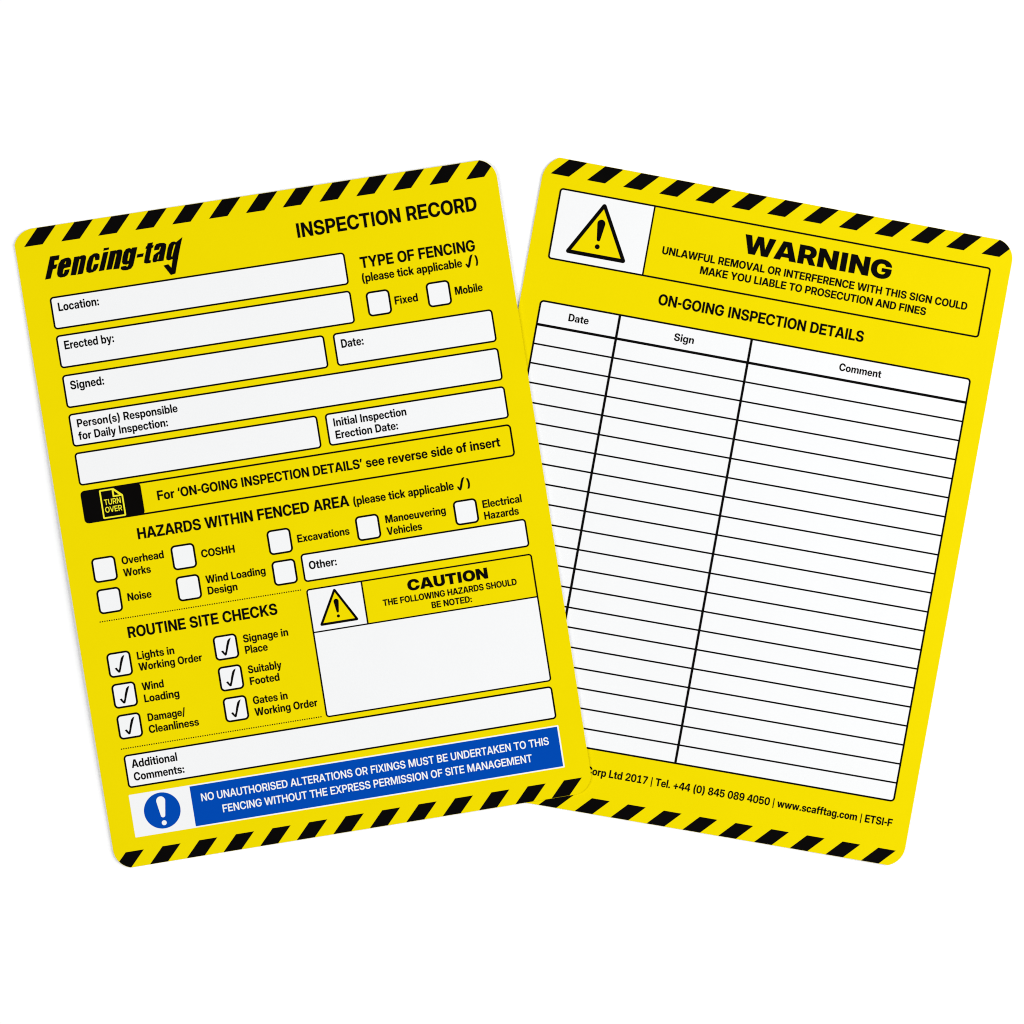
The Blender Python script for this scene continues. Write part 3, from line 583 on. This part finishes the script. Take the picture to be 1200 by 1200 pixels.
def hazard_sign(card, parent, cx, top, s):
    """yellow triangle with a black border and an exclamation mark; s scales it from the large card's symbol"""
    tri = [(cx - 34.9 * s - 2.2 * s, top + 63.2 * s), (cx, top - 3.6 * s), (cx + 34.9 * s + 2.2 * s, top + 63.2 * s)]
    inn = [(cx - 29.4 * s, top + 58.6 * s), (cx, top + 5.4 * s), (cx + 29.4 * s, top + 58.6 * s)]
    sign = card.shape('hazard_triangle', round_poly(tri, 2.6 * s), BLACK_INK, 2, parent)
    card.shape('triangle_field', inn, YELLOW, 3, sign)
    a = [(cx + 4.7 * s * math.cos(math.radians(t)), top + 22.4 * s - 4.7 * s * math.sin(math.radians(t))) for t in range(-8, 189, 14)]
    b = [(cx + 2.1 * s * math.cos(math.radians(t)), top + 41.3 * s - 2.1 * s * math.sin(math.radians(t))) for t in range(186, 356, 24)]
    card.shape('exclamation_mark', [a + b, disc(cx, top + 49.8 * s, 2.9 * s, 20)], BLACK_INK, 4, sign)
    return sign


# ------------------------------------------------------------------ the table
me = bpy.data.meshes.new('tabletop')
me.from_pydata([(-4, -4, 0), (4, -4, 0), (4, 4, 0), (-4, 4, 0)], [], [(0, 1, 2, 3)])
me.materials.append(TABLE)
table = bpy.data.objects.new('tabletop', me)
col.objects.link(table)
table['kind'] = 'structure'

# ------------------------------------------------------------------ the card underneath: warning and ruled table
B = Card('yellow card headed WARNING with a ruled white table, tucked under the other card',
         250.836, 2.329, 0.1779395, bow_back, ((27, 16), (22, 18), (24, 17), (20, 20)))
B.body()
B.stripes(28.9, 13, 14.5, 13)
cell = B.shape('symbol_panel', rounded(24.2, 35.0, 136.6, 117.6, 3.4), WHITE, 1)
hazard_sign(B, cell, 78.2, 44.6, 1.0)
frame = B.outline((23.3, 34.2, 541.4, 118.5), 4.2, 2.0, 4, None, 'warning_frame')
B.shape('divider_line', rect(135.7, 35.0, 137.5, 117.7), BLACK_INK, 3, frame)
B.text('warning_text', 'WARNING', 247.6, 425.4, 70.3, 22.3, font=BLACK)
B.text('warning_text', 'UNLAWFUL REMOVAL OR INTERFERENCE WITH THIS SIGN COULD', 154.4, 521.4, 88.8, 9.2)
B.text('warning_text', 'MAKE YOU LIABLE TO PROSECUTION AND FINES', 202.4, 474.2, 103.6, 9.2)
B.text('heading_text', 'ON-GOING INSPECTION DETAILS', 160.2, 406.9, 148.0, 13.0)
grid = B.shape('record_table', rounded(24.2, 167.6, 540.9, 675.3, 4.2), WHITE, 1)
B.outline((23.4, 166.9, 541.6, 676.0), 5.0, 2.1, 3, grid, 'table_outline')
B.shape('header_line', rect(24.0, 194.4, 541.0, 197.5), BLACK_INK, 2, grid)
for k in range(20):
    v = 218.75 + 22.86 * k
    B.shape('row_line', rect(24.0, v - 0.98, 541.0, v + 0.98), BLACK_INK, 2, grid)
for u in (118.9, 276.8):
    B.shape('column_line', rect(u - 1.4, 167.4, u + 1.4, 675.4), BLACK_INK, 4, grid)
B.text('column_heading', 'Date', 60.0, 83.8, 185.9, 8.9, parent=grid)
B.text('column_heading', 'Sign', 186.2, 209.8, 186.0, 8.9, parent=grid)
B.text('column_heading', 'Comment', 384.7, 435.2, 185.6, 8.9, parent=grid)
B.text('footer_text', 'Corp Ltd 2017 | Tel. +44 (0) 845 089 4050 | www.scafftag.com | ETSI-F', 174.4, 543.7, 705.3, 9.3)

# ------------------------------------------------------------------ the card on top: inspection record
A = Card('yellow card headed INSPECTION RECORD with tick boxes and a blue strip, lying on top',
         -241.513, 1.697, -0.15635, bow_front, ((16, 23), (22, 17), (20, 20), (23, 17)))
A.body()
A.stripes(30.2, 13, 14.1, 13)
holes = [LOGO[i] for i in (2, 9, 13, 15)]
A.shape('logo_text', [LOGO[i] for i in range(len(LOGO)) if i not in (2, 9, 13, 15)], BLACK_INK, 3, holes=holes)
A.text('heading_text', 'INSPECTION RECORD', 324.4, 535.8, 57.5, 17.0)

b = A.box('write_in_box', (29.8, 81.7, 374.8, 120.0))
A.text('caption_text', 'Location:', 38.2, 85.3, 99.4, 10.0, parent=b)
b = A.box('write_in_box', (29.8, 126.6, 374.8, 165.4))
A.text('caption_text', 'Erected by:', 38.2, 95.6, 144.1, 10.0, parent=b)
b = A.box('write_in_box', (29.5, 173.0, 336.2, 212.0))
A.text('caption_text', 'Signed:', 37.6, 76.6, 191.0, 10.0, parent=b)
b = A.box('write_in_box', (346.3, 173.2, 534.7, 212.0))
A.text('caption_text', 'Date:', 354.6, 380.6, 191.5, 10.0, parent=b)
b = A.box('write_in_box', (29.5, 218.6, 534.7, 257.3))
A.text('caption_text', 'Person(s) Responsible', 38.3, 155.3, 235.5, 9.6, parent=b)
A.text('caption_text', 'for Daily Inspection:', 37.6, 141.6, 250.1, 9.6, parent=b)
b = A.box('write_in_box', (29.4, 264.0, 313.6, 302.9))
b = A.box('write_in_box', (322.5, 264.0, 534.9, 302.3))
A.text('caption_text', 'Initial Inspection', 331.4, 416.9, 280.4, 9.6, parent=b)
A.text('caption_text', 'Erection Date:', 331.6, 404.8, 295.0, 9.6, parent=b)

A.text('heading_text', 'TYPE OF FENCING', 391.2, 526.2, 103.6, 13.2)
A.text('note_text', '(please tick applicable', 390.6, 508.2, 119.8, 9.9)
A.shape('tick_mark', [(512.0 + x, 107.2 + y) for x, y in SMALL_TICK], BLACK_INK, 3)
A.text('note_text', ')', 523.8, 527.2, 119.0, 9.9)


def check_box(u, v, ticked=False, h=29.3, w=28.0):
    p = A.shape('check_box', rounded(u + 0.9, v + 0.9, u + w - 0.9, v + h - 0.9, 4.4), WHITE, 1)
    A.outline((u, v, u + w, v + h), 5.4, 2.2, 2, p)
    if ticked:
        A.shape('tick_mark', [(u + x, v + y) for x, y in TICK], BLACK_INK, 3, p)


check_box(391.4, 131.6)
check_box(462.1, 131.7)
A.text('label_text', 'Fixed', 424.0, 451.0, 151.2, 9.5)
A.text('label_text', 'Mobile', 495.2, 527.5, 150.9, 9.5)

# turn over strip
t = A.outline((29.0, 309.0, 535.1, 347.3), 5.0, 2.0, 2, None, 'turn_over_frame')
ic = A.shape('turn_over_panel', rounded(29.4, 309.4, 99.0, 346.9, 4.4), BLACK_INK, 3, t)
A.shape('page_icon', round_poly([(50.7, 311.2), (67.6, 311.2), (77.4, 320.2), (77.4, 345.0), (50.7, 345.0)], 1.4), LIME, 4, ic,
        [[(52.5, 313.0), (65.4, 313.0), (65.4, 321.4), (75.6, 321.4), (75.6, 343.2), (52.5, 343.2)], [(67.4, 313.9), (73.0, 319.6), (67.4, 319.6)]])
A.text('icon_text', 'TURN', 54.6, 73.7, 329.4, 6.6, LIME, 4, ic, MEDIUM)
A.text('icon_text', 'OVER', 54.4, 73.9, 338.2, 6.6, LIME, 4, ic, MEDIUM)
A.text('notice_text', 'For ‘ON-GOING INSPECTION DETAILS’ see reverse side of insert', 116.3, 519.6, 333.4, 11.2)

# hazards
A.text('heading_text', 'HAZARDS WITHIN FENCED AREA', 86.7, 334.8, 374.6, 13.1)
A.text('note_text', '(please tick applicable', 339.8, 458.0, 374.8, 9.9)
A.shape('tick_mark', [(461.8 + x, 362.2 + y) for x, y in SMALL_TICK], BLACK_INK, 3)
A.text('note_text', ')', 473.6, 477.3, 374.4, 9.9)
for u, v in ((28.7, 388.0), (28.7, 424.8), (121.3, 388.0), (121.3, 424.6), (233.9, 388.0), (233.9, 424.4), (338.0, 388.0), (453.7, 388.0)):
    check_box(u, v)
CAPTIONS = [
    ('Overhead', 63.7, 112.6, 400.6), ('Works', 63.4, 95.2, 414.9), ('Noise', 63.7, 91.4, 443.6),
    ('COSHH', 155.7, 194.8, 407.2), ('Wind Loading', 156.0, 226.0, 437.7), ('Design', 156.4, 190.9, 450.9),
    ('Excavations', 268.6, 329.7, 407.5), ('Manoeuvering', 373.3, 444.3, 401.2), ('Vehicles', 372.8, 414.1, 415.3),
    ('Electrical', 488.1, 534.2, 401.6), ('Hazards', 488.1, 528.7, 415.3),
    ('Lights in', 63.6, 106.9, 512.6), ('Working Order', 63.4, 137.4, 525.9), ('Wind', 63.4, 88.7, 549.0), ('Loading', 63.9, 104.7, 563.1),
    ('Damage/', 64.4, 108.4, 585.6), ('Cleanliness', 63.5, 121.9, 599.5),
    ('Signage in', 188.0, 240.6, 512.7), ('Place', 188.2, 214.5, 526.0), ('Suitably', 187.9, 227.2, 549.2), ('Footed', 188.0, 222.4, 562.9),
    ('Gates in', 187.9, 228.3, 585.7), ('Working Order', 187.8, 261.4, 599.5),
]
for s, u0, u1, v in CAPTIONS:
    A.text('label_text', s, u0, u1, v, 9.2)
b = A.box('write_in_box', (268.8, 421.0, 535.2, 454.6))
A.text('caption_text', 'Other:', 277.0, 309.3, 440.5, 9.6, parent=b)

# caution panel
white = A.shape('caution_panel', rounded(269.8, 514.2, 535.0, 614.0, 2.4), WHITE, 1)
A.shape('symbol_panel', rect(270.0, 463.6, 334.2, 513.9), WHITE, 1)
hazard_sign(A, white, 301.6, 467.8, 0.632)
A.outline((269.0, 462.7, 535.9, 614.6), 4.0, 1.75, 3, white, 'caution_frame')
A.shape('divider_line', rect(269.5, 513.1, 535.3, 514.8), BLACK_INK, 2, white)
A.shape('divider_line', rect(333.3, 463.2, 335.0, 514.0), BLACK_INK, 4, white)
A.text('warning_text', 'CAUTION', 386.6, 481.4, 483.6, 12.9, font=BLACK)
A.text('warning_text', 'THE FOLLOWING HAZARDS SHOULD', 355.3, 513.4, 496.4, 7.6)
A.text('warning_text', 'BE NOTED:', 411.0, 458.4, 508.0, 7.6)


def dots(u0, u1, v):
    n = int((u1 - u0) / 2.72)
    cs = [disc(u0 + (u1 - u0) * k / n, v, 0.78, 8) for k in range(n + 1)]
    o = A.shape('dotted_line', cs, BLACK_INK, 2)
    return o


dots(28.0, 262.8, 462.4)
dots(28.6, 263.0, 612.5)
A.text('heading_text', 'ROUTINE SITE CHECKS', 57.5, 232.4, 486.2, 13.2)
for v in (499.8, 536.2, 572.7):
    check_box(28.3, v, True)
    check_box(152.9, v, True)

b = A.box('write_in_box', (29.2, 620.0, 535.2, 659.2))
A.text('caption_text', 'Additional', 37.2, 90.4, 636.3, 9.7, parent=b)
A.text('caption_text', 'Comments:', 37.6, 96.4, 651.5, 9.7, parent=b)

# mandatory notice
p = A.shape('notice_panel', rounded(28.0, 666.8, 535.6, 717.2, 1.2), WHITE, 1)
bl = A.shape('blue_strip', rect(99.2, 668.4, 533.8, 715.6), BLUE, 2, p)
A.text('notice_text', 'NO UNAUTHORISED ALTERATIONS OR FIXINGS MUST BE UNDERTAKEN TO THIS', 110.6, 521.5, 687.8, 9.1, WHITE, 3, p, MEDIUM)
A.text('notice_text', 'FENCING WITHOUT THE EXPRESS PERMISSION OF SITE MANAGEMENT', 133.2, 499.0, 704.6, 9.1, WHITE, 3, p, MEDIUM)
mk = A.shape('mandatory_disc', disc(63.7, 690.9, 21.2, 56), BLUE, 2, p)
a = [(63.7 + 5.2 * math.cos(math.radians(q)), 679.4 - 5.2 * math.sin(math.radians(q))) for q in range(-6, 187, 12)]
c = [(63.7 + 2.6 * math.cos(math.radians(q)), 696.4 - 2.6 * math.sin(math.radians(q))) for q in range(186, 356, 24)]
A.shape('exclamation_mark', [a + c, disc(63.7, 705.4, 2.9, 24)], WHITE, 3, mk)
